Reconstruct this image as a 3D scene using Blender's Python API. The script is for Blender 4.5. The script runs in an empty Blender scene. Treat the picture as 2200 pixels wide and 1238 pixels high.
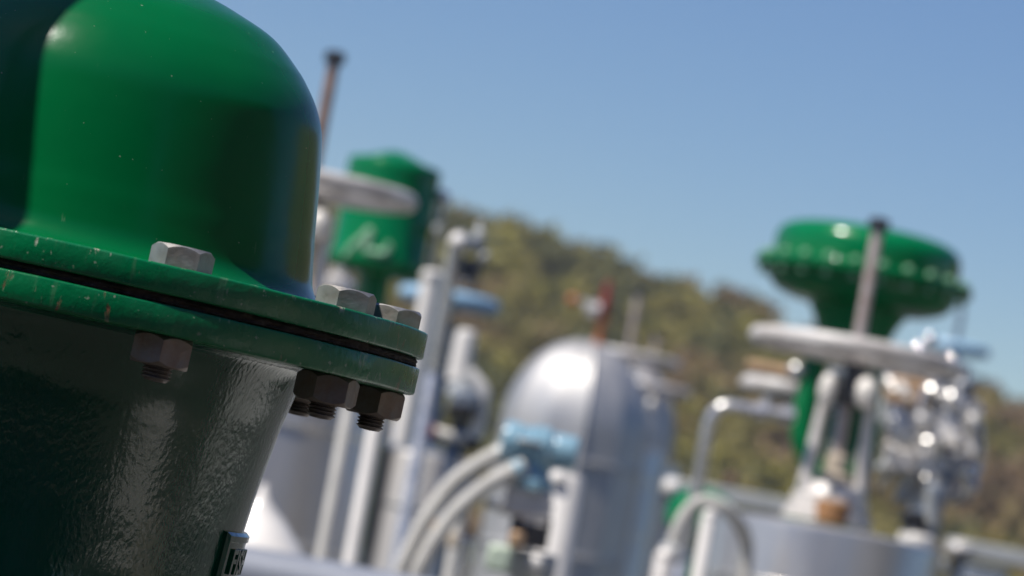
import bpy, math, random
import numpy as np
from mathutils import Vector, Matrix

random.seed(7)
R = math.radians
sc = bpy.context.scene
col = sc.collection

# ------------------------------------------------------------------ camera
F = 135.0 / 36.0 * 2200.0           # focal length in photo pixels
FD = 5194.0                         # depths d are in units of F / FD metres, so that d / FD is metres per photo pixel
PITCH, ROLL = R(3.9), R(10.4)
EYE = Vector((0, 0, 1.5))
FW = Vector((0, math.cos(PITCH), math.sin(PITCH)))
R0 = Vector((1, 0, 0))
U0 = Vector((0, -math.sin(PITCH), math.cos(PITCH)))
CR = math.cos(ROLL) * R0 + math.sin(ROLL) * U0
CU = -math.sin(ROLL) * R0 + math.cos(ROLL) * U0
SUN_AZ, SUN_EL = R(60), R(57)
TO_SUN = Vector((-math.sin(SUN_AZ) * math.cos(SUN_EL), -math.cos(SUN_AZ) * math.cos(SUN_EL), math.sin(SUN_EL)))


def P(px, py, d):
    """world point seen at photo pixel (px, py) at depth d"""
    d = d * F / FD
    return EYE + FW * d + CR * ((px - 1100) / F * d) + CU * (-(py - 619) / F * d)


cam_d = bpy.data.cameras.new('camera')
cam = bpy.data.objects.new('camera', cam_d)
col.objects.link(cam)
cam.matrix_world = Matrix(((CR.x, CU.x, -FW.x, EYE.x), (CR.y, CU.y, -FW.y, EYE.y), (CR.z, CU.z, -FW.z, EYE.z), (0, 0, 0, 1)))
cam_d.lens = 135
cam_d.sensor_width = 36
cam_d.clip_end = 6000
cam_d.clip_start = 0.05
cam_d.dof.use_dof = True
cam_d.dof.focus_distance = 2.47
cam_d.dof.aperture_fstop = 10.0
sc.camera = cam


# ------------------------------------------------------------------ materials
def new_mat(name):
    m = bpy.data.materials.new(name)
    m.use_nodes = True
    nt = m.node_tree
    b = nt.nodes['Principled BSDF']
    return m, nt, b


def lnk(nt, a, b):
    nt.links.new(a, b)


def coords(nt, scale=(1, 1, 1)):
    tc = nt.nodes.new('ShaderNodeTexCoord')
    mp = nt.nodes.new('ShaderNodeMapping')
    mp.inputs['Scale'].default_value = scale
    lnk(nt, tc.outputs['Object'], mp.inputs['Vector'])
    return mp.outputs['Vector']


def noise(nt, vec, scale, detail=4, rough=0.5, dist=0.0):
    n = nt.nodes.new('ShaderNodeTexNoise')
    n.inputs['Scale'].default_value = scale
    n.inputs['Detail'].default_value = detail
    n.inputs['Roughness'].default_value = rough
    n.inputs['Distortion'].default_value = dist
    lnk(nt, vec, n.inputs['Vector'])
    return n.outputs['Fac']


def ramp(nt, fac, stops):
    r = nt.nodes.new('ShaderNodeValToRGB')
    e = r.color_ramp.elements
    while len(e) < len(stops):
        e.new(0.5)
    for i, (p, c) in enumerate(stops):
        e[i].position = p
        e[i].color = (c, c, c, 1) if isinstance(c, (int, float)) else (*c, 1)
    lnk(nt, fac, r.inputs['Fac'])
    return r.outputs['Color']


def mix(nt, fac, a, b):
    n = nt.nodes.new('ShaderNodeMix')
    n.data_type = 'RGBA'
    if isinstance(fac, (int, float)):
        n.inputs[0].default_value = fac
    else:
        lnk(nt, fac, n.inputs[0])
    for k, v in ((6, a), (7, b)):
        if isinstance(v, tuple):
            n.inputs[k].default_value = (*v, 1)
        else:
            lnk(nt, v, n.inputs[k])
    return n.outputs[2]


def math_node(nt, op, a, b=None):
    n = nt.nodes.new('ShaderNodeMath')
    n.operation = op
    for k, v in ((0, a), (1, b)):
        if v is None:
            continue
        if isinstance(v, (int, float)):
            n.inputs[k].default_value = v
        else:
            lnk(nt, v, n.inputs[k])
    return n.outputs[0]


def bump(nt, b, height, strength, dist, normal_in='Normal'):
    n = nt.nodes.new('ShaderNodeBump')
    n.inputs['Strength'].default_value = strength
    n.inputs['Distance'].default_value = dist
    lnk(nt, height, n.inputs['Height'])
    lnk(nt, n.outputs['Normal'], b.inputs[normal_in])
    return n


def simple(name, c, rough=0.5, metal=0.0, coat=0.0, var=0.25, nscale=12.0, c2=None, bmp=0.0, bscale=60.0, stretch=(1, 1, 1)):
    m, nt, b = new_mat(name)
    v = coords(nt, stretch)
    f = noise(nt, v, nscale, 5, 0.6)
    c2 = c2 or tuple(x * (1 - var) for x in c)
    lnk(nt, mix(nt, ramp(nt, f, [(0.35, 0.0), (0.68, 1.0)]), c, c2), b.inputs['Base Color'])
    b.inputs['Metallic'].default_value = metal
    r = ramp(nt, noise(nt, v, nscale * 2.3, 3), [(0.3, max(0.03, rough - 0.08)), (0.7, min(1, rough + 0.1))])
    lnk(nt, r, b.inputs['Roughness'])
    b.inputs['Coat Weight'].default_value = coat
    b.inputs['Coat Roughness'].default_value = 0.12
    if bmp:
        bump(nt, b, noise(nt, v, bscale, 3), bmp, 0.002)
    return m


GREEN = (0.0, 0.122, 0.031)
GREEN_D = (0.0, 0.10, 0.028)


def green_smooth():
    """dome: smooth gloss enamel, faint roll line, drips and a few chips"""
    m, nt, b = new_mat('green_enamel_smooth')
    v = coords(nt)
    base = mix(nt, ramp(nt, noise(nt, v, 9, 4), [(0.3, 0.0), (0.7, 1.0)]), GREEN, GREEN_D)
    vs = coords(nt, (1, 1, 0.05))
    drip = ramp(nt, noise(nt, vs, 110, 3, 0.6), [(0.68, 0.0), (0.78, 1.0)])
    zlow = nt.nodes.new('ShaderNodeSeparateXYZ')
    lnk(nt, v, zlow.inputs[0])
    low = ramp(nt, math_node(nt, 'MULTIPLY', zlow.outputs['Z'], 1.0), [(0.045, 1.0), (0.15, 0.0)])
    patch = ramp(nt, noise(nt, v, 14, 3), [(0.45, 0.0), (0.62, 1.0)])
    dm = math_node(nt, 'MULTIPLY', math_node(nt, 'MULTIPLY', drip, low), math_node(nt, 'MULTIPLY', patch, 0.75))
    base = mix(nt, dm, base, (0.22, 0.30, 0.20))
    spk = ramp(nt, noise(nt, v, 330, 2, 0.5), [(0.755, 0.0), (0.78, 1.0)])
    base = mix(nt, math_node(nt, 'MULTIPLY', spk, 0.5), base, (0.35, 0.38, 0.28))
    lnk(nt, base, b.inputs['Base Color'])
    lnk(nt, ramp(nt, noise(nt, v, 25, 5), [(0.3, 0.17), (0.75, 0.27)]), b.inputs['Roughness'])
    b.inputs['Specular IOR Level'].default_value = 0.26
    b.inputs['Coat Weight'].default_value = 0.0
    h = math_node(nt, 'ADD', noise(nt, v, 40, 3), math_node(nt, 'MULTIPLY', spk, 0.4))
    bump(nt, b, h, 0.06, 0.004)
    return m


def green_flange():
    """flange rims: brushed-on enamel with chips, scratches, rusty edge nicks"""
    m, nt, b = new_mat('green_enamel_chipped')
    v = coords(nt)
    base = mix(nt, ramp(nt, noise(nt, v, 18, 5), [(0.3, 0.0), (0.7, 1.0)]), (0.0, 0.155, 0.05), (0.0, 0.115, 0.04))
    vs = coords(nt, (1, 1, 0.25))
    chip = ramp(nt, noise(nt, vs, 75, 6, 0.72, 0.6), [(0.575, 0.0), (0.60, 1.0)])
    patch = ramp(nt, noise(nt, v, 17, 4, 0.7), [(0.50, 0.0), (0.60, 1.0)])
    run = ramp(nt, noise(nt, coords(nt, (1, 1, 0.12)), 140, 3, 0.6), [(0.62, 0.0), (0.72, 0.2)])
    base = mix(nt, run, base, (0.16, 0.22, 0.15))
    chip = math_node(nt, 'MULTIPLY', chip, patch)
    ccol = mix(nt, ramp(nt, noise(nt, v, 35, 2), [(0.52, 0.0), (0.6, 1.0)]), (0.40, 0.42, 0.33), (0.20, 0.085, 0.05))
    base = mix(nt, chip, base, ccol)
    spk = ramp(nt, noise(nt, v, 230, 2), [(0.69, 0.0), (0.72, 1.0)])
    base = mix(nt, math_node(nt, 'MULTIPLY', spk, 0.6), base, (0.33, 0.36, 0.28))
    lnk(nt, base, b.inputs['Base Color'])
    lnk(nt, ramp(nt, noise(nt, v, 40, 4), [(0.3, 0.2), (0.7, 0.4)]), b.inputs['Roughness'])
    b.inputs['Coat Weight'].default_value = 0.0
    vb = coords(nt, (1, 1, 0.8))
    h = math_node(nt, 'ADD', noise(nt, vb, 120, 4, 0.6), math_node(nt, 'MULTIPLY', chip, -0.6))
    h = math_node(nt, 'ADD', h, math_node(nt, 'MULTIPLY', noise(nt, v, 22, 2), 1.6))
    bump(nt, b, h, 0.34, 0.002)
    return m


def green_cast():
    """cast body: thick gloss paint over a rough sand casting"""
    m, nt, b = new_mat('green_enamel_on_casting')
    v = coords(nt)
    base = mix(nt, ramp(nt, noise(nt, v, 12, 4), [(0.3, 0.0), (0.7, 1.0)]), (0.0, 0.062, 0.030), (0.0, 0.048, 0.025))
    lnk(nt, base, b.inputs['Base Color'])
    b.inputs['Roughness'].default_value = 0.22
    b.inputs['Coat Weight'].default_value = 0.6
    b.inputs['Coat Roughness'].default_value = 0.08
    vb = coords(nt, (1, 1, 0.6))
    h = math_node(nt, 'ADD', math_node(nt, 'MULTIPLY', noise(nt, vb, 310, 2, 0.5, 0.2), ramp(nt, noise(nt, v, 9, 2), [(0.35, 0.15), (0.7, 1.0)])), math_node(nt, 'MULTIPLY', noise(nt, v, 60, 2), 0.45))
    n = bump(nt, b, h, 0.4, 0.0017)
    lnk(nt, n.outputs['Normal'], b.inputs['Coat Normal'])
    return m


M = {}
M['dome'] = green_smooth()
M['flange'] = green_flange()
M['cast'] = green_cast()
M['green'] = simple('green_enamel_distant', (0.0, 0.165, 0.05), 0.2, coat=0.0, var=0.2, nscale=6)
M['green'].node_tree.nodes['Principled BSDF'].inputs['Specular IOR Level'].default_value = 0.35
M['gasket'] = simple('gasket_grime', (0.018, 0.013, 0.011), 0.85, var=0.4, nscale=160, c2=(0.05, 0.032, 0.022), bmp=0.6, bscale=220)
M['zinc'] = simple('zinc_bolt', (0.38, 0.38, 0.375), 0.45, 0.7, nscale=70, c2=(0.27, 0.245, 0.22), bmp=0.12, bscale=300)
M['rusty_nut'] = simple('weathered_nut', (0.23, 0.21, 0.20), 0.45, 0.4, nscale=55, c2=(0.20, 0.12, 0.08), bmp=0.2, bscale=260)
M['stud'] = simple('stud_steel', (0.20, 0.175, 0.165), 0.42, 0.6, nscale=80, c2=(0.12, 0.08, 0.06))
M['alu'] = simple('aluminium_cladding', (0.54, 0.525, 0.51), 0.5, 0.65, var=0.12, nscale=5, stretch=(1, 1, 0.3))
M['alu_dull'] = simple('dull_cladding', (0.40, 0.39, 0.38), 0.5, 0.45, var=0.25, nscale=3, c2=(0.36, 0.31, 0.27), stretch=(1, 1, 0.12))
M['jacket'] = simple('polished_jacket', (0.60, 0.575, 0.55), 0.36, 0.75, var=0.12, nscale=5, stretch=(1, 1, 0.3))
M['steel'] = simple('bright_steel', (0.72, 0.70, 0.68), 0.3, 0.75, var=0.25, nscale=20)
M['wheel'] = simple('worn_wheel_paint', (0.66, 0.63, 0.60), 0.45, 0.0, nscale=14, c2=(0.40, 0.36, 0.33))
M['white'] = simple('white_paint', (0.78, 0.74, 0.69), 0.38, coat=0.3, var=0.12, nscale=9)
M['offwhite'] = simple('offwhite_yoke_paint', (0.66, 0.62, 0.58), 0.4, 0.15, var=0.2, nscale=20)
M['conduit'] = simple('grey_plastic_conduit', (0.54, 0.52, 0.48), 0.5, var=0.2, nscale=15)
M['rust_pipe'] = simple('rust_pipe', (0.21, 0.125, 0.085), 0.7, 0.1, nscale=30, c2=(0.13, 0.075, 0.055))
M['stem'] = simple('greasy_stem', (0.40, 0.35, 0.33), 0.4, 0.2, nscale=40, c2=(0.30, 0.22, 0.18))
M['chrome'] = simple('polished_steel', (0.85, 0.84, 0.83), 0.12, 1.0, var=0.05)
M['dark'] = simple('dark_steel', (0.05, 0.055, 0.065), 0.45, 0.3, nscale=20)
M['black'] = simple('black_plastic', (0.018, 0.018, 0.022), 0.45, nscale=20)
M['blue'] = simple('blue_paint', (0.34, 0.54, 0.72), 0.4, coat=0.3, var=0.2, nscale=15)
M['tblue'] = simple('transmitter_blue', (0.22, 0.37, 0.46), 0.25, coat=0.4, var=0.15, nscale=15)
M['red'] = simple('red_paint', (0.24, 0.028, 0.016), 0.4, coat=0.2, nscale=20)
M['orange'] = simple('orange_paint', (0.42, 0.13, 0.04), 0.4, coat=0.2, nscale=20)
M['tan'] = simple('brass_tan', (0.50, 0.33, 0.20), 0.45, 0.2, nscale=20)
M['brown'] = simple('rusty_gland', (0.30, 0.15, 0.06), 0.7, nscale=30)
M['beige'] = simple('beige_paint', (0.52, 0.44, 0.34), 0.5, nscale=20)
M['paleg'] = simple('pale_green_paint', (0.50, 0.58, 0.46), 0.5, nscale=20)
M['pale_detail'] = simple('pale_detail_paint', (0.26, 0.48, 0.30), 0.5, nscale=20)
M['galv'] = simple('galvanised_tray', (0.52, 0.53, 0.52), 0.45, 0.15, nscale=12)
M['slate'] = simple('slate_grey_paint', (0.16, 0.19, 0.24), 0.45, nscale=12)
M['dark_clad'] = simple('dark_wall_cladding', (0.035, 0.04, 0.04), 0.6, nscale=3)
M['brown_clad'] = simple('brown_wall_cladding', (0.075, 0.08, 0.075), 0.6, nscale=2)
M['greyblue'] = simple('pale_blue_grey_cladding', (0.30, 0.32, 0.37), 0.5, 0.2, nscale=4)
M['bark'] = simple('bark', (0.09, 0.065, 0.045), 0.9, nscale=3)


# ------------------------------------------------------------------ mesh builder
class MB:
    def __init__(self):
        self.v, self.f = [], []

    def add(self, vs, fs):
        n = len(self.v)
        self.v += [Vector(x) for x in vs]
        self.f += [tuple(i + n for i in f) for f in fs]
        return self

    def rings(self, rings, cap0=True, cap1=True):
        n = len(rings[0])
        vs = [p for r in rings for p in r]
        fs = []
        for k in range(len(rings) - 1):
            for i in range(n):
                j = (i + 1) % n
                fs.append((k * n + i, k * n + j, (k + 1) * n + j, (k + 1) * n + i))
        if cap0:
            fs.append(tuple(reversed(range(n))))
        if cap1:
            fs.append(tuple(range((len(rings) - 1) * n, len(rings) * n)))
        return self.add(vs, fs)

    def lathe(self, o, prof, seg=48, axis=(0, 0, 1), a0=0.0):
        """prof: (radius, height) list from one end to the other along axis"""
        ax = Vector(axis).normalized()
        t = Vector((1, 0, 0)) if abs(ax.x) < 0.9 else Vector((0, 1, 0))
        u = (t - ax * t.dot(ax)).normalized()
        w = ax.cross(u)
        rings = []
        for r, h in prof:
            r = max(r, 1e-5)
            rings.append([o + ax * h + (u * math.cos(a0 + 2 * math.pi * i / seg) + w * math.sin(a0 + 2 * math.pi * i / seg)) * r for i in range(seg)])
        return self.rings(rings)

    def tube(self, pts, r, seg=16):
        rs = r if isinstance(r, (list, tuple)) else [r] * len(pts)
        rings = []
        prev = None
        for i, p in enumerate(pts):
            d = (pts[min(i + 1, len(pts) - 1)] - pts[max(i - 1, 0)]).normalized()
            if prev is None:
                t = Vector((0, 0, 1)) if abs(d.z) < 0.9 else Vector((1, 0, 0))
                u = (t - d * t.dot(d)).normalized()
            else:
                u = (prev - d * prev.dot(d)).normalized()
            prev = u
            w = d.cross(u)
            rings.append([p + (u * math.cos(2 * math.pi * k / seg) + w * math.sin(2 * math.pi * k / seg)) * rs[i] for k in range(seg)])
        return self.rings(rings)

    def box(self, c, size, rot=None):
        x, y, z = (s / 2 for s in size)
        vs = [Vector((a * x, b * y, e * z)) for e in (-1, 1) for b in (-1, 1) for a in (-1, 1)]
        if rot:
            vs = [rot @ q for q in vs]
        vs = [c + q for q in vs]
        return self.add(vs, [(0, 2, 3, 1), (4, 5, 7, 6), (0, 1, 5, 4), (2, 6, 7, 3), (0, 4, 6, 2), (1, 3, 7, 5)])

    def ball(self, c, r, seg=20, sz=1.0):
        return self.lathe(c, [(r * math.sin(math.pi * k / 12), -r * sz * math.cos(math.pi * k / 12)) for k in range(13)], seg)

    def torus(self, c, Rr, r, seg=64, ring=14, flat=1.0):
        vs, fs = [], []
        for i in range(seg):
            a = 2 * math.pi * i / seg
            for k in range(ring):
                b = 2 * math.pi * k / ring
                q = Rr + r * math.cos(b)
                vs.append(c + Vector((q * math.cos(a), q * math.sin(a), r * flat * math.sin(b))))
        for i in range(seg):
            for k in range(ring):
                fs.append((i * ring + k, ((i + 1) % seg) * ring + k, ((i + 1) % seg) * ring + (k + 1) % ring, i * ring + (k + 1) % ring))
        return self.add(vs, fs)


def catmull(pts, n=10):
    out = []
    q = [pts[0]] + list(pts) + [pts[-1]]
    for i in range(1, len(q) - 2):
        a, b, c, d = q[i - 1:i + 3]
        for k in range(n):
            t = k / n
            out.append(0.5 * (2 * b + (c - a) * t + (2 * a - 5 * b + 4 * c - d) * t * t + (-a + 3 * b - 3 * c + d) * t ** 3))
    out.append(pts[-1].copy())
    return out


def tag(o, label=None, cat=None, group=None, kind=None):
    for k, v in (('label', label), ('category', cat), ('group', group), ('kind', kind)):
        if v:
            o[k] = v
    return o


def thing(name, label, cat, loc, group=None):
    o = bpy.data.objects.new(name, None)
    o.empty_display_size = 0.1
    o.location = loc
    col.objects.link(o)
    return tag(o, label, cat, group)


def root_of(o):
    p = Vector((0, 0, 0))
    while o:
        p += o.location
        o = o.parent
    return p


def part(name, mb, mat, parent=None, sharp=35, bevel=0.0, origin=None):
    """link mb (world coordinates) as one mesh under parent"""
    base = root_of(parent) if parent else Vector((0, 0, 0))
    org = origin if origin is not None else base
    me = bpy.data.meshes.new(name)
    me.from_pydata([tuple(q - org) for q in mb.v], [], mb.f)
    me.validate()
    for p in me.polygons:
        p.use_smooth = True
    me.set_sharp_from_angle(angle=R(sharp))
    me.materials.append(mat)
    o = bpy.data.objects.new(name, me)
    col.objects.link(o)
    if parent:
        o.parent = parent
    o.location = org - base
    if bevel:
        b = o.modifiers.new('bevel', 'BEVEL')
        b.width = bevel
        b.segments = 2
        b.limit_method = 'ANGLE'
        b.angle_limit = R(40)
    return o


def copy_tree(o, parent=None):
    c = o.copy()
    col.objects.link(c)
    if parent:
        c.parent = parent
    for ch in list(o.children):
        copy_tree(ch, c)
    return c


UP = Vector((0, 0, 1))


def ground_pt(p):
    return Vector((p.x, p.y, 0))


# ------------------------------------------------------------------ world and sun
w = bpy.data.worlds.new('World')
sc.world = w
w.use_nodes = True
nt = w.node_tree
bg = nt.nodes['Background']
sky = nt.nodes.new('ShaderNodeTexSky')
sky.sky_type = 'NISHITA'
sky.sun_disc = False
sky.sun_elevation = SUN_EL
sky.sun_rotation = math.pi + SUN_AZ
sky.altitude = 600
sky.air_density = 1.0
sky.dust_density = 0.35
sky.ozone_density = 2.6
hs_ = nt.nodes.new('ShaderNodeHueSaturation')
hs_.inputs['Saturation'].default_value = 1.32
hs_.inputs['Hue'].default_value = 0.512
lnk(nt, sky.outputs[0], hs_.inputs['Color'])
lnk(nt, hs_.outputs[0], bg.inputs['Color'])
bg.inputs['Strength'].default_value = 0.078
sl = bpy.data.lights.new('sun', 'SUN')
sl.energy = 5.0
sl.angle = R(0.5)
sl.color = (1.0, 0.95, 0.87)
so = bpy.data.objects.new('sun', sl)
so.rotation_euler = TO_SUN.to_track_quat('Z', 'Y').to_euler()
so.location = (0, 0, 50)
col.objects.link(so)
sc.view_settings.view_transform = 'Standard'
sc.view_settings.look = 'None'
sc.view_settings.exposure = 0.32
sc.cycles.use_denoising = True
sc.cycles.max_bounces = 8
sc.cycles.sample_clamp_indirect = 8

# ------------------------------------------------------------------ FOREGROUND VALVE
S = 0.0003087
D = S * FD
TILT, NOD = R(1.95), R(1.1)
LEAN = ROLL + TILT
C = P(905 - 780 * math.cos(LEAN), 783 - 780 * math.sin(LEAN), D)                        # centre of the flange joint, on its axis
VR = 780 * S
valve = thing('control_valve', 'large green bolted valve bonnet filling the corner beside the camera', 'valve', ground_pt(C))


def pr(lst, s=S):
    return [(r * s, h * s) for r, h in lst]


def smooth_prof(lst, n=6):
    pts = catmull([Vector((a, b, 0)) for a, b in lst], n)
    return [(max(p.x, 0), p.y) for p in pts]


dome_prof = [(604, 65), (575, 67), (548, 74), (528, 90), (516, 112), (509, 146), (503, 186), (497, 222), (490, 276), (483, 327), (475, 380),
             (465, 435), (452, 470), (435, 501), (413, 531), (386, 561), (323, 614), (244, 648), (178, 670), (95, 689), (0, 697)]
dome = part('dome', MB().lathe(C, pr([(500, 40)] + smooth_prof(dome_prof, 5)), 160), M['dome'], valve, 60, origin=C)


def rim(z0, z1, r, e0, e1):
    """flange disc profile with worn edges (metres)"""
    return [(0.06, z0), (r - e0, z0), (r - e0 * 0.3, z0 + e0 * 0.3), (r, z0 + e0), (r, z1 - e1), (r - e1 * 0.3, z1 - e1 * 0.3), (r - e1, z1), (0.06, z1)]


def wobble(mb, amp, sc_):
    for q in mb.v:
        d = Vector((q.x - C.x, q.y - C.y, 0))
        L = d.length
        if L > VR * 0.9:
            a = math.atan2(d.y, d.x)
            k = amp * (math.sin(a * 11 + 1.3) + 0.7 * math.sin(a * 23 + q.z * 90) + 0.5 * math.sin(a * 47 + 2.0 + q.z * 200))
            q += d / L * k
            q.z += amp * 0.5 * math.sin(a * 17 + sc_)


mb = MB().lathe(C, rim(0.0030, 0.0207, VR, 0.0015, 0.0016), 220)
wobble(mb, 0.0002, 0.4)
part('upper_flange', mb, M['flange'], valve, 60, origin=C)
mb = MB().lathe(C, rim(-0.0212, -0.0032, VR - 0.0006, 0.0016, 0.0012), 220)
wobble(mb, 0.0002, 2.0)
part('lower_flange', mb, M['flange'], valve, 60, origin=C)
mb = MB().lathe(C, [(0.06, -0.0031), (VR - 0.0045, -0.0031), (VR - 0.0030, -0.002), (VR - 0.0038, -0.0006), (VR - 0.0028, 0.0008), (VR - 0.0045, 0.0029), (0.06, 0.0029)], 420)
gr = random.Random(11)
for q in mb.v:
    dv_ = Vector((q.x - C.x, q.y - C.y, 0))
    if dv_.length > 0.1:
        q += dv_.normalized() * gr.uniform(-0.0022, 0.0007)
part('gasket', mb, M['gasket'], valve, 60, origin=C)
body_prof = [(590, -66), (566, -69), (548, -78), (538, -94), (532, -118), (524, -157), (515, -198), (508, -247), (501, -296), (495, -342), (490, -386), (485, -440), (482, -500),
             (480, -570), (490, -640), (520, -740), (560, -840), (600, -960), (615, -1080), (600, -1220), (540, -1340), (420, -1420), (300, -1470), (270, -1560), (270, -1600)]
bp = smooth_prof(body_prof, 5)
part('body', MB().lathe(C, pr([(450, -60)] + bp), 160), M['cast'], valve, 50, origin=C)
zb = C.z - 1600 * S
part('pedestal', MB().lathe(ground_pt(C), [(0.22, 0), (0.22, 0.025), (0.083, 0.03), (0.083, zb - 0.02), (0.15, zb - 0.02), (0.15, zb + 0.005)], 48), M['cast'], valve, 35)


# bolts: hexagon head above, nut and thread below
def hexa(o, c, h, a0, cham_top=True, cham_bot=False):
    seg = 72
    rings = []

    def hexr(a):
        k = (a % (math.pi / 3)) - math.pi / 6
        return c * math.cos(math.pi / 6) / math.cos(k)
    ap = c * math.cos(math.pi / 6)
    levels = []
    if cham_bot:
        levels += [(ap * 0.96, 0, 1), (c * 0.985, 'cb', 0)]
    else:
        levels += [(c, 0, 0)]
    if cham_top:
        levels += [(c, 'ct', 0), (ap * 0.96, h, 1)]
    else:
        levels += [(c, h, 0)]
    for r, z, circ in levels:
        ring = []
        for i in range(seg):
            a = 2 * math.pi * i / seg
            hr = hexr(a)
            t = (hr - ap) / (c - ap)          # 0 at flat, 1 at corner
            if circ:
                rr, zz = r, z
            elif z == 'ct':
                rr, zz = hr, h - 0.0006 - 0.0024 * t
            elif z == 'cb':
                rr, zz = hr, 0.0006 + 0.0024 * t
            else:
                rr, zz = hr, z
            ring.append(o + Vector((rr * math.cos(a + a0), rr * math.sin(a + a0), zz)))
        rings.append(ring)
    return MB().rings(rings)


def thread(o, r, z0, z1, pitch=0.0023):
    prof = [(0.001, z0 - 0.0004), (r * 0.72, z0), (r * 0.84, z0 + 0.0012)]
    z = z0 + 0.0012
    while z < z1:
        prof += [(r * 0.84, z), (r, z + pitch * 0.4), (r, z + pitch * 0.55), (r * 0.84, z + pitch * 0.95)]
        z += pitch
    prof += [(r * 0.84, z1 + 0.001)]
    return MB().lathe(o, prof, 28)


RB = 0.90 * VR
TH1 = R(24)
NB = 10
for k in range(NB):
    th = TH1 + k * 2 * math.pi / NB
    o = C + Vector((RB * math.sin(th), -RB * math.cos(th), 0))
    bt = bpy.data.objects.new('bolt', None)
    bt.empty_display_size = 0.02
    bt.parent = valve
    bt.location = o - valve.location
    col.objects.link(bt)
    ha = {0: R(6), 1: R(17), 2: R(38), 7: R(20)}.get(k, random.uniform(0, 1))
    part('bolt_head', hexa(o + UP * 0.0209, 0.0198, 0.0132, ha), M['zinc'], bt, 28, origin=o)
    na = {0: R(35), 1: R(12), 2: R(40)}.get(k, random.uniform(0, 1))
    part('nut', hexa(o + UP * (-0.0214 - 0.0188), 0.0206, 0.0188, na, True, True), M['rusty_nut'], bt, 28, origin=o)
    part('thread', thread(o, 0.0092, -0.0214 - 0.0188 - 0.0095, -0.0214 - 0.0185), M['stud'], bt, 25, origin=o)


# raised cast nameplate with its lettering, wrapped on the neck
def rad_at(z):
    h = z / S
    for (r0, h0), (r1, h1) in zip(bp[:-1], bp[1:]):
        if h1 <= h <= h0:
            t = (h - h0) / (h1 - h0) if h1 != h0 else 0
            return (r0 + (r1 - r0) * t) * S
    return 480 * S


ZP1, ZP0 = -434 * S, -560 * S
A0, A1 = R(70), R(106)                    # angles round the neck from the camera side
mb = MB()
NA, lay = 24, []
for (inset, dr) in ((0.0, -0.002), (0.0, 0.0022), (0.0022, 0.0046), (0.006, 0.0046), (0.0066, 0.0034)):
    lay.append((inset, dr))


def plate_pt(a, z, dr):
    r = rad_at(z) + dr
    return C + Vector((r * math.sin(a), -r * math.cos(a), z))


rings = []
for inset, dr in lay:
    da = inset / (483 * S)
    ring = []
    for i in range(NA + 1):
        ring.append(plate_pt(A0 + da + (A1 - A0 - 2 * da) * i / NA, ZP0 + inset, dr))
    for i in range(NA + 1):
        ring.append(plate_pt(A1 - da - (A1 - A0 - 2 * da) * i / NA, ZP1 - inset, dr))
    rings.append(ring)
nr = len(rings[0])
mb.rings(rings, False, False)
base = (len(rings) - 1) * nr
for i in range(NA):
    mb.f.append((base + i, base + i + 1, base + nr - 2 - i, base + nr - 1 - i))
plate = part('nameplate', mb, M['cast'], valve, 30, origin=C)
tc = bpy.data.curves.new('lettering', 'FONT')
tc.body = 'FISHER'
tc.size = 0.0235
tc.extrude = 0.0013
tc.offset = 0.0004
tc.bevel_depth = 0.0003
tc.space_character = 1.0
to = bpy.data.objects.new('lettering_curve', tc)
col.objects.link(to)
dg = bpy.context.evaluated_depsgraph_get()
dg.update()
tm = bpy.data.meshes.new_from_object(to.evaluated_get(dg))
xs = [q.co.x for q in tm.vertices]
ys = [q.co.y for q in tm.vertices]
mb = MB()
x0, x1, y0, y1 = min(xs), max(xs), min(ys), max(ys)
amid = R(88)
zmid = -496 * S
kx = 0.068 / (x1 - x0)
ky = 0.0172 / (y1 - y0)
for q in tm.vertices:
    z = zmid + (q.co.y - (y0 + y1) / 2) * ky
    a = amid + (q.co.x - (x0 + x1) / 2) * kx / (483 * S)
    mb.v.append(plate_pt(a, z, 0.0034 + q.co.z * 1.0 + 0.0006))
mb.f = [tuple(p.vertices) for p in tm.polygons]
bpy.data.objects.remove(to)
part('lettering', mb, M['cast'], plate, 40, origin=C)

valve.rotation_euler = (NOD, TILT, 0)
valve.location = C + valve.rotation_euler.to_matrix() @ (valve.location - C)

# pipe added beside the bonnet, leant to shape its shadow on the dome (stands outside the picture, on the sun side)
sh = Vector((TO_SUN.x, TO_SUN.y, 0)).normalized()
th = R(-25)
hit = C + Vector((0.149 * math.sin(th), -0.149 * math.cos(th), 0))
q = hit + sh * 0.34 + Vector((sh.y, -sh.x, 0)) * -0.0155
lean_ax = (UP + Vector((sh.y, -sh.x, 0)) * 0.20).normalized()
piv = Vector((q.x, q.y, C.z + 0.10 + 0.34 * math.tan(SUN_EL)))
fo_ = piv - lean_ax * (piv.z / lean_ax.z)
t = thing('standpipe', 'unseen slim dark pipe leaning so its shadow falls on the big green bonnet', 'pipe', ground_pt(fo_))
part('riser', MB().lathe(fo_, [(0.024, 0), (0.024, 3.1), (0.02, 3.105)], 32, lean_ax), M['dark'], t)
part('base_flange', MB().lathe(ground_pt(fo_), [(0.07, 0), (0.07, 0.015), (0.066, 0.018), (0.024, 0.019)], 32), M['dark'], t)


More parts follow.
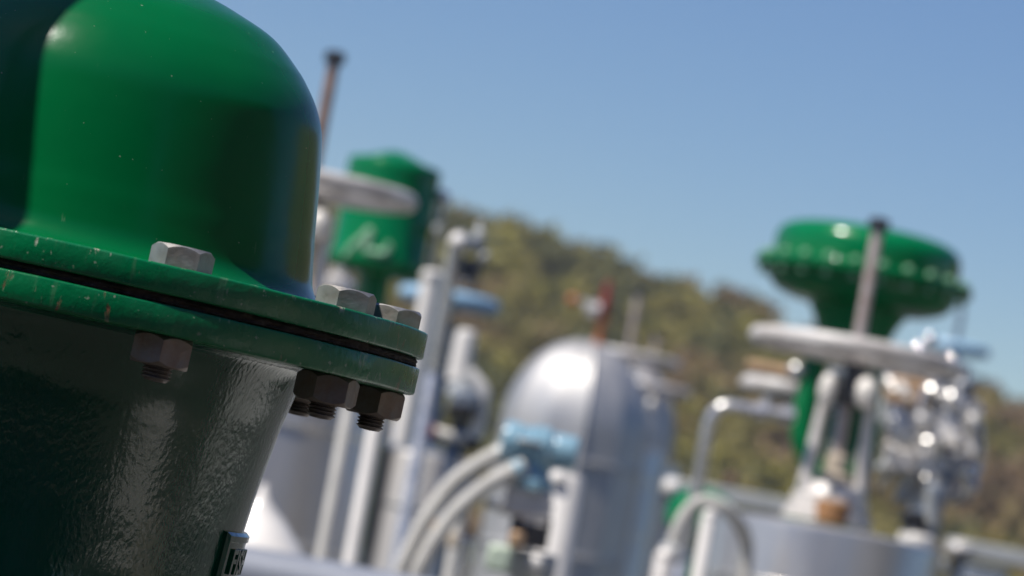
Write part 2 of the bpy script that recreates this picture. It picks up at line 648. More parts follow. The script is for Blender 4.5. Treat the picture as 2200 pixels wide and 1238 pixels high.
# ------------------------------------------------------------------ unseen building added behind the photographer to darken reflections in the glossy paint
t = thing('reflection_building', 'unseen long dark building added behind the photographer for dark reflections', 'building', Vector((-2, -5.5, 0)))
mb = MB()
x = -7.8
while x < 3.8:
    mb.box(Vector((x, -3.5, 2.3)), (0.18, 0.06, 4.2))
    x += 0.36
mb.box(Vector((-2, -5.53, 2.3)), (12, 4, 4.2))
part('wall', mb, M['dark_clad'], t)
part('plinth', MB().box(Vector((-2, -5.5, 0.1)), (12.2, 4.2, 0.2)), M['conduit'], t)
part('roof', MB().box(Vector((-2, -5.5, 4.5)), (12.6, 4.6, 0.2)), M['dark_clad'], t)
for x in (-6.0, 1.0):
    dr = part('door', MB().box(Vector((x, -3.45, 1.25)), (1.1, 0.08, 2.1)), M['slate'], t, bevel=0.01)
    part('handle', MB().box(Vector((x + 0.42, -3.39, 1.2)), (0.04, 0.05, 0.16)), M['steel'], dr)

t = thing('reflection_warehouse', 'unseen grey warehouse added right of the yard for reflections', 'building', Vector((10, -1, 0)))  # added out of view so the dome's right side has a wall to reflect
mb = MB()
y = -7.0
while y < 5.0:
    mb.box(Vector((8.0, y, 3.2)), (0.06, 0.2, 6.0))
    y += 0.4
mb.box(Vector((11.03, -1, 3.2)), (6, 12.4, 6.0))
part('wall', mb, M['brown_clad'], t)
part('plinth', MB().box(Vector((11, -1, 0.1)), (6.2, 12.6, 0.2)), M['conduit'], t)
part('roof', MB().box(Vector((11, -1, 6.3)), (6.8, 13.2, 0.2)), M['dark_clad'], t)
dr = part('door', MB().box(Vector((7.95, 1.0, 1.45)), (0.08, 2.4, 2.5)), M['beige'], t, bevel=0.01)
part('handle', MB().box(Vector((7.89, 0.2, 1.2)), (0.05, 0.04, 0.16)), M['steel'], dr)

# ------------------------------------------------------------------ background helpers
class Kit:
    """a thing at depth d whose pieces are given in photo-pixel sizes at that depth"""

    def __init__(self, name, label, cat, px, py, d, group=None, foot=None):
        self.d, self.s = d, d / FD
        self.w = P(px, py, d)
        self.t = thing(name, label, cat, foot if foot is not None else ground_pt(self.w), group)

    def p(self, px, py, dy=0.0):
        return P(px, py, self.d + dy * FD / F)

    def lathe(self, name, prof, mat, at=None, dy=0.0, seg=48, axis=(0, 0, 1), parent=None, a0=0.0, sharp=35):
        o = self.p(*at, dy) if at else self.w + Vector((0, dy, 0))
        return part(name, MB().lathe(o, pr(prof, self.s), seg, axis, a0), mat, parent or self.t, sharp)

    def tube(self, name, pts, r, mat, parent=None, smooth=True, n=8, seg=16):
        ps = [self.p(*q) for q in pts]
        if smooth and len(ps) > 2:
            ps = catmull(ps, n)
        return part(name, MB().tube(ps, r * self.s, seg), mat, parent or self.t)

    def box(self, name, at, size, mat, dy=0.0, rot=None, parent=None, bevel=4):
        return part(name, MB().box(self.p(*at, dy), [q * self.s for q in size], rot), mat, parent or self.t, bevel=bevel * self.s)

    def ball(self, name, at, r, mat, dy=0.0, parent=None, sz=1.0):
        return part(name, MB().ball(self.p(*at, dy), r * self.s, 20, sz), mat, parent or self.t)

    def post(self, name, top, r, mat, dy=0.0, parent=None, cap=True):
        """vertical pipe from photo pixel `top` down to the ground"""
        a = self.p(*top, dy)
        rr = r * self.s
        prof = [(rr, -a.z), (rr, -rr * 0.3), (rr * 0.8, 0)] if cap else [(rr, -a.z), (rr, 0)]
        return part(name, MB().lathe(a, prof, 24), mat, parent or self.t)


# ------------------------------------------------------------------ rising-stem gate valves (one built, then copied)
d = 5.5
k = Kit('gate_valve', 'silver handwheel gate valve with tall stem in front of the green diaphragm actuator', 'valve', 1840, 757, d, 'rising stem gate valves with silver handwheels')
s = k.s
W = k.w


def handwheel(k, W, Rpx, rpx, mat, spokes=5, hub=34, a0=0.3, flat=1.25):
    s = k.s
    wh = part('handwheel', MB().torus(W, Rpx * s, rpx * s, 72, 16, flat), mat, k.t)
    for i in range(spokes):
        a = a0 + 2 * math.pi * i / spokes
        dv = Vector((math.cos(a), math.sin(a), 0))
        part('spoke', MB().tube([W + dv * hub * 0.7 * s - UP * 8 * s, W + dv * Rpx * 0.55 * s - UP * 5 * s, W + dv * Rpx * 0.97 * s], [15 * s, 13 * s, 11 * s], 12), mat, wh)
    part('hub', MB().lathe(W, pr([(hub * .8, -26), (hub, -20), (hub, 12), (hub * .7, 20), (18, 22)], s), 24), mat, wh)
    return wh


handwheel(k, W, 219, 14.5, M['wheel'])
k.lathe('stem', [(13, -330), (13, 283), (11, 288), (4, 289)], M['stem'], seg=20)
k.lathe('stem_nut', [(20, 268), (23, 270), (23, 290), (18, 294)], M['dark'], seg=6)
k.lathe('yoke_sleeve', [(30, -118), (34, -112), (34, -70), (26, -62), (26, -24)], M['dark'], seg=24)
part('yoke_head', MB().box(W + UP * -52 * s, (104 * s, 40 * s, 20 * s)), M['slate'], k.t, bevel=6 * s)
for sx in (-1, 1):
    pts = [W + Vector((sx * x * s, 0, h * s)) for x, h in ((47, -56), (50, -130), (54, -200), (60, -300), (63, -364))]
    part('yoke_arm', MB().tube(pts, [11 * s, 12 * s, 14 * s, 16 * s, 18 * s], 16), M['offwhite'], k.t)
    part('yoke_boss', MB().ball(W + Vector(((-50 if sx < 0 else 32) * s, -30 * s, (-92 if sx < 0 else -84) * s)), (19 if sx < 0 else 25) * s, 20, 1.9 if sx < 0 else 1.35), M['white'], k.t)
k.box('yoke_crosspiece', (1786, 1062), (150, 34, 60), M['offwhite'], bevel=8)
k.lathe('packing_gland', [(38, -290), (38, -268), (24, -262), (24, -226), (16, -222)], M['beige'], seg=24)
k.lathe('bonnet_collar', [(96, -372), (96, -350), (84, -346), (84, -318), (70, -312), (60, -290), (40, -286)], M['offwhite'], seg=36)
for i in range(6):
    a = i * math.pi / 3 + 0.4
    part('bonnet_stud', MB().lathe(W + Vector((74 * s * math.cos(a), 74 * s * math.sin(a), -322 * s)), pr([(9, 0), (9, 16), (6, 17), (6, 34)], s), 8), M['steel'], k.t)
k.lathe('rusty_gland_face', [(30, -372), (36, -366), (36, -332), (30, -326)], M['brown'], dy=-78 * s, seg=24)
jk = k.lathe('insulation_jacket', [(256, -(W.z + 0.7) / s), (256, -400), (254, -391), (248, -387), (150, -381), (90, -377)], M['jacket'], seg=96)
for h in (-520, -760):
    part('jacket_band', MB().lathe(W + UP * h * s, pr([(257, -8), (260, -6), (260, 6), (257, 8)], s), 96), M['steel'], jk)
part('jacket_seam', MB().box(W + Vector((-0.19, -0.193, 0)) + UP * (-(W.z + 0.7) / s - 410) / 2 * s, (0.02, 0.01, W.z + 0.7 - 410 * s), Matrix.Rotation(R(45), 3, 'Z')), M['steel'], jk)
gate = k.t
gate.location.z = 0
for label, px, py, dd in (
        ('silver handwheel gate valve with brown stem half hidden behind the big green bonnet', 668, 398, 5.5),
        ('distant silver handwheel gate valve rising behind the domed aluminium vessel', 1348, 766, 11.0),
        ('small silver handwheel gate valve far behind the vessel with its wheel lowest of all', 1392, 832, 13.4)):
    c = copy_tree(gate)
    c['label'] = label
    wp = P(px, py, dd)
    c.location = Vector((wp.x, wp.y, wp.z - W.z))
    if px == 668:
        for ch in c.children:
            if ch.name.startswith('stem') and 'nut' not in ch.name:
                ch.data = ch.data.copy()
                ch.data.materials[0] = M['rust_pipe']
                ch.scale.z = 1.0

k = Kit('side_handwheel', 'silver side handwheel half hidden behind the left green yoke leg', 'handwheel', 1690, 838, 6.9, foot=P(1690, 838, 6.9))
handwheel(k, k.w, 88, 14, M['wheel'], 4, 26, 0.5)
part('wheel_plate', MB().lathe(k.w, pr([(20, -5), (86, -4), (86, 4), (20, 5)], k.s), 40), M['wheel'], k.t)
part('shaft', MB().tube([k.w - UP * 20 * k.s, k.w - UP * 34 * k.s + Vector((0.03, -.1, 0)), k.p(1770, 862, -0.3)], 10 * k.s, 12), M['steel'], k.t)

# ------------------------------------------------------------------ diaphragm control valve on the right
k = Kit('diaphragm_valve', 'green mushroom shaped diaphragm actuator on a green yoke against the sky', 'valve', 1855, 597, 6.4)
s, W = k.s, k.w
k.lathe('upper_casing', [(232, 1), (235, 3), (235, 8), (232, 10), (206, 11)] + smooth_prof([(201, 16), (202, 42), (200, 66), (188, 84), (158, 97), (90, 106), (0, 109)], 4), M['green'], seg=96, sharp=50)
k.lathe('lower_casing', [(60, -74), (104, -72), (112, -68)] + smooth_prof([(150, -64), (182, -52), (198, -34), (205, -14), (207, -9)], 4) + [(232, -9), (235, -7), (235, -1), (232, 0)], M['green'], seg=96, sharp=50)
for i in range(24):
    a = 2 * math.pi * i / 24 + 0.07
    q = W + Vector((220 * s * math.cos(a), 220 * s * math.sin(a), 10 * s))
    part('casing_bolt', MB().lathe(q, pr([(8, -34), (8, -28), (4, -28), (4, 2), (9, 2), (9, 11), (6, 13)], s), 6), M['pale_detail'], k.t)
k.lathe('neck', [(76, -150), (80, -124), (92, -96), (104, -76), (106, -70)], M['green'], seg=48)
for sx in (-1, 1):
    pts = [W + Vector((sx * x * s, 0, h * s)) for x, h in ((58, -130), (68, -170), (72, -240), (72, -330), (64, -370), (42, -410), (20, -440))]
    part('yoke_leg', MB().tube(catmull(pts, 6), 27 * s, 14), M['green'], k.t)
part('yoke_web', MB().box(W + Vector((0, 0.02, -340 * s)), (132 * s, 20 * s, 170 * s)), M['green'], k.t, bevel=5 * s)
k.lathe('yoke_base', [(30, -520), (58, -500), (58, -440), (34, -425)], M['green'], seg=32)
k.lathe('actuator_stem', [(10, -480), (10, -130)], M['steel'], seg=16)
k.lathe('travel_block', [(26, -300), (26, -262)], M['steel'], seg=6)
k.lathe('valve_body', [(70, -W.z / s), (70, -760), (120, -740), (130, -640), (110, -560), (60, -520)], M['green'], seg=48)

# ------------------------------------------------------------------ piston actuator on the left
k = Kit('piston_actuator', 'green cylindrical piston actuator with pale squiggle behind the silver handwheel', 'actuator', 828, 470, 7.2)
s, W = k.s, k.w
pc = k.lathe('cylinder', [(60, -128), (92, -124), (104, -114), (107, -100), (107, -88), (102, -80), (101, 100), (101, 116), (98, 119)], M['green'], seg=64, sharp=50)
k.lathe('end_cap', [(97, 118), (94, 121), (62, 128), (40, 138), (16, 146), (0, 148)], M['green'], seg=64, sharp=50)
k.lathe('neck', [(36, -420), (36, -122)], M['green'], seg=32)
for nm, pts, r in (('pale_detail', [(745, 560), (760, 540), (785, 518), (797, 505), (796, 520), (790, 545), (808, 552), (825, 553), (836, 540), (830, 534)], 9),):  # pale raised squiggle across the cylinder front
    ps = []
    for px, py in pts:
        q = P(px, py, 7.2)
        du = q.x - W.x
        ps.append(Vector((q.x, W.y - math.sqrt(max((102 * s) ** 2 - du * du, 0)), q.z)))
    part(nm, MB().tube(catmull(ps, 6), r * s, 10), M['pale_detail'], pc)
k.lathe('yoke', [(60, -W.z / s), (60, -700), (90, -690), (90, -380), (50, -370), (50, -318)], M['alu_dull'], seg=32)
k.tube('air_tube', [(955, 425, 0), (948, 445, 0), (930, 560, 0), (915, 660, 0)], 9, M['steel'])
k.box('air_manifold', (940, 500), (14, 190, 20), M['galv'], dy=0.04)
k.ball('tube_nut', (952, 424), 17, M['steel'])

k = Kit('fitting_cluster', 'small cluster of pale pipe fittings under the piston actuator', 'fittings', 725, 600, 6.6)
k.lathe('union', [(14, -30), (26, -24), (26, 4), (14, 10), (14, 26)], M['offwhite'], seg=6)
k.ball('elbow', (742, 618), 20, M['steel'])
k.post('riser', (718, 625), 12, M['offwhite'])
k.lathe('brass_cap', [(14, -20), (20, -14), (20, 14), (12, 20)], M['tan'], at=(664, 620), seg=12)
k.tube('link', [(664, 622, 0), (700, 628, 0), (720, 626, 0)], 8, M['tan'])

# ------------------------------------------------------------------ blue-wheel valves
k = Kit('blue_wheel_valve', 'small valve with a light blue handwheel behind the two pale posts', 'valve', 965, 645, 8.0, 'valves with light blue handwheels')
s, W = k.s, k.w
handwheel(k, W, 98, 13, M['blue'], 4, 26, 0.5)
bm_ = part('wheel_plate', MB().lathe(W, pr([(60, -6), (96, -4), (96, 4), (60, 6)], s), 48), M['blue'], k.t)
k.lathe('stem', [(10, -260), (10, 120), (7, 124)], M['slate'], seg=16)
k.lathe('yoke', [(50, -W.z / s - 30), (50, -420), (80, -410), (80, -330), (38, -320), (30, -250), (30, -60), (22, -50)], M['slate'], seg=32)
b2 = copy_tree(k.t)
b2['label'] = 'distant valve with light blue handwheel right of the green mushroom actuator'
wp = P(2052, 748, 11.6)
b2.location = Vector((wp.x, wp.y, wp.z - W.z))

# ------------------------------------------------------------------ posts and instruments left of the vessel
zt_ = P(925, 975, 7.2).z
k = Kit('white_post', 'thick white vertical pipe standing on the low grey vessel right of the bolted flange', 'pipe', 930, 592, 7.05, foot=Vector((P(930, 592, 7.05).x, P(930, 592, 7.05).y, zt_)))
part('riser', MB().lathe(k.w, [(23 * k.s, zt_ + 0.003 - k.w.z), (23 * k.s, 0)], 32), M['white'], k.t)
k.lathe('cap', [(24, -14), (26, -10), (26, 4), (20, 10), (8, 12)], M['white'], at=(930, 592), seg=32)
part('side_conduit', MB().lathe(k.p(958, 640, 0.03), [(9 * k.s, zt_ + 0.003 - k.p(958, 640, 0.03).z), (9 * k.s, 0)], 16), M['slate'], k.t)

k = Kit('grey_standpipe', 'grey steel standpipe with a hooked top and dark switch box', 'pipe', 984, 520, 6.1)
k.tube('riser', [(1000, 528, 0.02), (992, 512, 0), (980, 516, 0), (975, 545, 0), (955, 660, 0), (930, 800, 0)], 15, M['steel'])
k.post('lower_riser', (931, 796), 14, M['steel'])
k.ball('cap', (984, 520), 20, M['white'], dy=-0.02)
k.box('switch_box', (1012, 580), (42, 120, 40), M['dark'], dy=0.05)
k.box('switch_cover', (1003, 608), (20, 70, 10), M['slate'], dy=0.02)
k.box('bracket', (1022, 525), (34, 40, 30), M['slate'], dy=0.04)
k.lathe('cable_gland', [(9, -30), (9, -8), (13, -4), (13, 14), (8, 20), (8, 40)], M['galv'], at=(1028, 512), dy=0.03, seg=12)
k.ball('side_gland', (1040, 552), 13, M['galv'], dy=0.03)

k = Kit('level_gauge', 'white bottle necked instrument with black cover beside the vessel', 'instrument', 995, 760, 6.6)
k.lathe('neck', [(26, -60), (24, 30), (22, 46), (14, 52)], M['white'], at=(995, 760), seg=32)
k.box('housing', (1000, 862), (66, 96, 50), M['slate'], bevel=14)
k.lathe('shoulder', [(34, -30), (32, 0), (24, 34)], M['galv'], at=(996, 822), seg=32)
k.tube('side_arm', [(1005, 800, -.02), (1035, 840, -.02), (1036, 870, -.02), (1022, 940, -.02)], 17, M['white'])
k.box('cover', (988, 884), (54, 56, 30), M['black'], dy=-0.05, bevel=5)
k.tube('rail', [(930, 925, -.03), (965, 935, -.03), (1005, 940, -.03)], 11, M['white'])
k.post('pole', (978, 940), 18, M['slate'])
k.lathe('red_cap', [(12, -12), (15, -8), (15, 8), (12, 12)], M['red'], at=(922, 925), dy=-0.04, axis=(0, 1, 0), seg=16)

# jacketed tanks behind the flange
k = Kit('jacketed_vessel', 'low grey insulated vessel standing below the white bottle necked instrument', 'vessel', 925, 975, 7.2)
s, W = k.s, k.w
k.lathe('jacket', [(106, -W.z / s), (106, -14), (100, -4), (84, 0), (20, 2)], M['alu_dull'], seg=64)
for h in (-120, -290):
    k.lathe('jacket_band', [(106.6, h - 5), (109, h - 3), (109, h + 3), (106.6, h + 5)], M['steel'], seg=64)
k.box('top_box', (1000, 935), (70, 60, 60), M['dark'], dy=0.1)

k = Kit('broad_tank', 'broad dull silver tank behind the slim white and tan risers', 'tank', 765, 905, 8.6)
bt_ = k.lathe('shell', [(150, -k.w.z / k.s), (150, -20), (140, -4), (80, 14), (0, 22)], M['jacket'], seg=80)
for h in (-170, -330):
    k.lathe('shell_band', [(150.6, h - 6), (153, h - 4), (153, h + 4), (150.6, h + 6)], M['slate'], seg=80, parent=bt_)

k = Kit('white_riser', 'slim white vertical pipe in front of the grey jacketed vessels', 'pipe', 812, 900, 5.0)
k.post('riser', (812, 880), 15, M['white'])
k.ball('cap', (813, 876), 19, M['white'])
k = Kit('tan_riser', 'slender tan pipe running down the grey jacket behind the nuts', 'pipe', 745, 900, 5.05)
k.post('riser', (752, 860), 13, M['conduit'])
k.ball('cap', (752, 858), 15, M['conduit'])

k = Kit('white_glare_cone', 'sloping metal hood low beside the green neck, its sun glare painted white', 'hood', 560, 1140, 4.6)
s, W = k.s, k.w
k.lathe('hood', [(150, -60), (150, -50), (112, 0), (60, 62), (15, 110), (10, 140)], M['white'], at=(546, 1178), seg=64)  # white paint carries the sun glare of a silver cone jacket
k.lathe('support', [(120, -W.z / s + 20), (120, -52)], M['alu_dull'], at=(546, 1178), seg=48)
k = Kit('pipe_run', 'low horizontal aluminium clad pipe along the bottom of the yard', 'pipe', 700, 1262, 4.2)
a, b = k.p(300, 1270), k.p(1000, 1290)
a.z = b.z = P(640, 1255, 4.2).z
k.p1 = MB().tube([a, b], 62 * k.s, 48)
part('cladding', k.p1, M['greyblue'], k.t)
for f in (0.15, 0.45, 0.8):
    q = a.lerp(b, f)
    part('saddle', MB().box(Vector((q.x, q.y, (q.z - 62 * k.s) / 2)), (0.06, 0.05, q.z - 62 * k.s)), M['slate'], k.t)

# ------------------------------------------------------------------ central vessels
k = Kit('domed_vessel', 'tall aluminium clad vessel with a domed top and a seam down its front', 'vessel', 1232, 932, 10.5)
s, W = k.s, k.w
NG = 12


def gore(W, s, r, H, seg_per=5, a0=0.0, foot=0.0, crease=0.035):
    seg = NG * seg_per
    prof = [(r, -(W.z - foot) / s), (r, -300), (r, -150)] + [(r * math.cos(t), H * math.sin(t)) for t in [math.pi / 2 * i / 16 for i in range(16)]] + [(2, H)]
    rings = []
    for rr, h in prof:
        ring = []
        for i in range(seg):
            u = (i % seg_per) / seg_per
            rad = rr * (1 - crease * math.sin(math.pi * u))
            a = a0 + 2 * math.pi * i / seg
            ring.append(W + Vector((rad * s * math.cos(a), rad * s * math.sin(a), h * s)))
        rings.append(ring)
    return MB().rings(rings)


aseam = R(-90 + 6)
ves = part('cladding', gore(W, s, 160, 203, 6, aseam, 0.0, 0.03), M['alu'], k.t, 14)
pts = [W + Vector((161 * c_ * math.cos(aseam), 161 * c_ * math.sin(aseam), 0)) * s + UP * h * s
       for c_, h in [(1, -420), (1, -200), (1, 0)] + [(math.cos(t), 203 * math.sin(t)) for t in [math.pi / 2 * i / 12 for i in range(1, 12)]]]
part('seam', MB().tube(pts, 4.5 * s, 8), M['alu'], ves)
for h in (-60, -260):
    part('band', MB().lathe(W + UP * h * s, pr([(161, -5), (163, -3), (163, 3), (161, 5)], s), 72), M['alu'], ves)

k = Kit('rear_vessel', 'dull aluminium vessel half hidden behind the domed vessel', 'vessel', 1338, 945, 13.5)
s, W = k.s, k.w
rv = part('cladding', gore(W, s, 110, 170, 6, R(-100), 0.0, 0.02), M['alu'], k.t, 20)
for h in (-150, -10):
    part('band', MB().lathe(W + UP * h * s, pr([(110.5, -4), (113, -3), (113, 3), (110.5, 4)], s), 72), M['alu'], rv)

vd = 10.5
foot = P(1284, 742, vd)
k = Kit('relief_valve', 'red and orange relief valve standing on top of the domed vessel', 'valve', 1284, 742, vd, foot=foot)
k.lathe('base', [(13, -16), (13, 6), (9, 10), (9, 38)], M['orange'], seg=20)
k.lathe('collar', [(12, 38), (14, 42), (14, 54), (12, 58)], M['orange'], seg=20)
k.lathe('bonnet', [(11, 58), (13, 62), (12, 98), (9, 104), (9, 130), (6, 140)], M['red'], seg=20)
k.lathe('outlet', [(13, 0), (16, 4), (16, 26), (13, 30)], M['white'], at=(1288, 668), axis=(-1, 0, 0.1), seg=20)
k.tube('lever', [(1280, 655, -.02), (1255, 648, -.02), (1232, 645, -.02)], 4, M['steel'])
k.ball('lever_ball', (1231, 645), 13, M['orange'], dy=-.02)

# ------------------------------------------------------------------ blue transmitter with conduits, white pipe
k = Kit('transmitter', 'light blue field transmitter with two curved conduits in front of the vessel', 'transmitter', 1155, 960, 4.5)
s = k.s
A, B = k.p(1078, 945), k.p(1240, 978)
ax = (B - A).normalized()
L = (B - A).length / s
hs = part('housing', MB().lathe(A, pr([(34, 0), (42, 4), (44, 10), (44, 36), (40, 38), (40, 60), (46, 66), (46, 100), (40, 106), (36, 112), (38, 116), (38, L - 6), (32, L)], s), 40, ax), M['tblue'], k.t)
k.lathe('neck', [(46, -6), (46, 12), (40, 20), (34, 30), (36, 74)], M['tblue'], at=(1142, 1046), seg=32)
k.ball('conduit_boss', (1110, 1010), 22, M['tblue'], dy=-0.03)
k.box('nameplate', (1138, 950), (52, 22, 8), M['steel'], dy=-0.042, bevel=2)  # bright steel plate set at the housing's highlight
k.box('sensor_flange', (1133, 1080), (104, 62, 70), M['offwhite'], bevel=10)
k.box('lower_flange', (1150, 1104), (70, 34, 60), M['offwhite'], dy=-0.01, bevel=8)
k.box('manifold', (1138, 1142), (86, 62, 70), M['black'], bevel=6)
k.lathe('vent_plug', [(14, 0), (16, 4), (16, 18), (10, 22), (10, 48)], M['steel'], at=(1092, 1092), axis=(-1, 0, 0.05), seg=12)
k.lathe('drain_knob', [(13, -18), (17, -12), (17, 10), (12, 16)], M['tan'], at=(1110, 1158), dy=-0.05, seg=12)
k.box('valve_block', (1072, 1200), (54, 96, 60), M['paleg'], dy=-0.02, bevel=10)
k.lathe('block_stem', [(20, -80), (20, 30), (14, 36)], M['steel'], at=(1000, 1190), seg=20)
k.ball('bleed_knob', (1150, 1210), 19, M['white'], dy=-0.03)
k.box('lower_block', (1140, 1215), (110, 60, 60), M['galv'], dy=0.02, bevel=8)
k.post('mount_pole', (1125, 1230), 26, M['galv'], dy=0.03)
g1 = k.tube('gland', [(1094, 968, 0), (1068, 978, 0)], 22, M['galv'], smooth=False)


def ribbed(k, pts, r):
    ps = catmull([k.p(*q) for q in pts], 40)
    rs = [r * k.s * (1.0 + 0.05 * math.sin(i * 1.6)) for i in range(len(ps))]
    return MB().tube(ps, rs, 16)


for lab, pts in (('corrugated grey conduit arching from the blue housing, upper of the pair', [(1078, 974, 0), (1040, 990, -.01), (975, 1035, -.02), (925, 1100, -.03), (888, 1165, -.03), (858, 1238, -.03), (840, 1330, -.03), (836, 1700, -.03), (800, 2600, -.03)]),
                 ('corrugated grey conduit arching from below the blue housing, lower of the pair', [(1102, 1014, -.03), (1050, 1040, -.05), (990, 1088, -.06), (948, 1140, -.06), (918, 1190, -.06), (898, 1238, -.06), (886, 1330, -.06), (870, 1700, -.06), (830, 2600, -.06)])):
    kk = Kit('flexible_conduit', lab, 'conduit', pts[0][0], pts[0][1], 4.5, 'corrugated conduits of the blue transmitter')
    part('hose', ribbed(kk, pts, 18), M['conduit'], kk.t)
    a, b = kk.p(*pts[0]), kk.p(*pts[1])
    dv = (a - b).normalized()
    part('end_gland', MB().tube([a - dv * 8 * kk.s, a + dv * 26 * kk.s], 23 * kk.s, 16), M['galv'], kk.t)

k = Kit('white_cylinder', 'short bright white cylinder right of the blue transmitter', 'pipe', 1222, 1030, 4.9)
k.post('barrel', (1219, 1018), 40, M['white'])
k.ball('shoulder', (1199, 1030), 20, M['white'], dy=-0.03)
k.lathe('collar', [(40, -14), (43, -10), (43, 6), (38, 10)], M['galv'], at=(1188, 1210), seg=32)

k = Kit('small_riser', 'thin grey tube with a bright collar below the corrugated conduits', 'tube', 985, 1130, 4.9)
k.post('tube', (985, 1115), 11, M['conduit'])
k.lathe('collar', [(14, -18), (17, -14), (17, 12), (13, 16)], M['beige'], at=(978, 1160), seg=16)
k.lathe('brass_union', [(14, -12), (16, -8), (16, 8), (13, 12)], M['tan'], at=(940, 1130), dy=.02, seg=6)
k.tube('branch', [(982, 1150, 0), (955, 1140, .02), (940, 1128, .02)], 8, M['conduit'])

# ------------------------------------------------------------------ between the vessel and the right valve
k = Kit('bent_tube', 'slim steel tube bending over to join the gate valve yoke', 'tube', 1500, 1040, 5.9)
k.tube('tube', [(1470, 1180, 0), (1502, 1030, 0), (1519, 935, 0), (1529, 898, 0), (1546, 878, 0), (1572, 874, 0), (1630, 884, 0), (1700, 894, 0)], 14, M['steel'], n=12)
k.post('lower_tube', (1471, 1176), 14, M['steel'])
k.lathe('compression_nut', [(16, 0), (22, 4), (22, 28), (16, 32)], M['steel'], at=(1622, 882), axis=(1, 0, 0), seg=6)
k.lathe('union', [(15, 0), (21, 4), (21, 30), (15, 34)], M['steel'], at=(1674, 890), axis=(1, 0, 0), seg=6)
k.lathe('needle_knob', [(8, 0), (8, 14), (14, 18), (14, 26)], M['steel'], at=(1648, 878), seg=12)

k = Kit('cable_tray', 'pale galvanised cable tray running behind the bent tube to the gate valve', 'cable tray', 1430, 1045, 7.6)
a, b = k.p(1425, 1042), k.p(1800, 1108)
b.z = a.z
mid = (a + b) / 2
part('tray', MB().box(mid, ((b - a).length, 0.14, 36 * k.s)), M['galv'], k.t, bevel=0.004)
part('lower_rail', MB().box(mid - UP * 52 * k.s + Vector((0.06, 0, 0)), ((b - a).length * 0.8, 0.1, 26 * k.s)), M['galv'], k.t, bevel=0.004)
for f in (0.05, 0.95):
    q = a.lerp(b, f)
    part('support_leg', MB().box(Vector((q.x, q.y + 0.03, (a.z - 18 * k.s) / 2)), (0.05, 0.05, a.z - 18 * k.s)), M['slate'], k.t)
k.ball('end_ball', (1443, 1048), 20, M['white'], dy=-0.09)  # plain white ball at the tray end
k.ball('bolt_cap', (1570, 1028), 13, M['rust_pipe'], dy=-0.03)

k = Kit('small_green_valve', 'small green valve bonnet under the cable tray behind the looped hose', 'valve', 1508, 1100, 7.0)
s, W = k.s, k.w
k.lathe('bonnet', [(34, -220), (38, -60), (70, -44), (76, -36), (76, 2), (70, 16), (50, 40), (22, 50), (0, 52)], M['green'], seg=48)
k.lathe('body', [(50, -W.z / s), (50, -300), (70, -290), (70, -226), (30, -218)], M['green'], seg=40)

k = Kit('looped_hose', 'grey hose looping over the slim white post and the small green valve', 'hose', 1500, 1080, 5.2)
part('hose', ribbed(k, [(1396, 1700, 0), (1420, 1300, 0), (1434, 1220, 0), (1448, 1160, 0), (1476, 1100, 0), (1512, 1078, 0), (1556, 1092, 0), (1590, 1130, 0.05), (1605, 1180, 0.1), (1600, 1260, .1)], 15), M['conduit'], k.t)
k.lathe('hose_fitting', [(22, -20), (26, -14), (26, 14), (20, 20)], M['galv'], at=(1441, 1190), seg=6)

k = Kit('short_white_post', 'slim white post inside the loop of the grey hose', 'post', 1524, 1112, 5.1)
k.post('post', (1525, 1108), 16, M['white'])
k.ball('cap', (1525, 1110), 17, M['white'])
k = Kit('pale_standpipe', 'pale rounded standpipe at the foot of the looped hose', 'pipe', 1428, 1210, 5.0)
k.post('riser', (1430, 1196), 24, M['offwhite'])
k.ball('cap', (1430, 1200), 25, M['offwhite'])

k = Kit('side_lever', 'tan lever arm poking out left of the green yoke leg', 'lever', 1700, 800, 6.4, foot=P(1745, 812, 6.4))
k.tube('arm', [(1604, 786, 0), (1680, 800, 0), (1745, 812, 0)], 15, M['tan'], smooth=False)
k.ball('pivot', (1712, 797), 20, M['steel'], dy=-0.03)

# ------------------------------------------------------------------ instrument cluster on the right
k = Kit('positioner', 'busy cluster of silver tubing, gauges and fittings on the right of the gate valve', 'instrument', 1985, 900, 6.0)
s = k.s
k.box('cover', (1948, 842), (98, 62, 60), M['tan'], bevel=10)
k.box('housing', (1948, 884), (116, 34, 70), M['galv'], bevel=6)
k.box('back_plate', (2010, 940), (150, 190, 20), M['slate'], dy=0.06)
k.box('relay_block', (1932, 990), (62, 110, 50), M['offwhite'], dy=-0.02, bevel=8)
k.box('filter_bowl', (1992, 905), (50, 70, 44), M['steel'], dy=-0.02, bevel=12)
k.box('regulator', (2046, 895), (66, 80, 44), M['steel'], dy=0.0, bevel=14)
for at, r, dy in (((1975, 752), 17, -.05), ((1999, 728), 17, -.05), ((2046, 775), 20, -.03)):
    k.ball('bright_knob', at, r * 0.8, M['chrome'], dy=dy - 0.12)
for at, r, dy in (((2003, 838), 19, -.04), ((2046, 855), 22, -.03), ((1982, 905), 22, -.06), ((1997, 950), 26, -.05), ((1988, 982), 19, -.07), ((1997, 1030), 24, -.06), ((2098, 884), 17, 0), ((2086, 1042), 17, 0), ((2070, 830), 18, -.02)):
    part('tube_fitting', MB().lathe(k.p(*at, dy), pr([(r * .6, -r * 1.2), (r, -r * .8), (r, r * .5), (r * .6, r * .8), (r * .5, r * 1.3)], s), 8, (0.35 * math.sin(at[0]), -0.4, 1)), M['steel'], k.t)
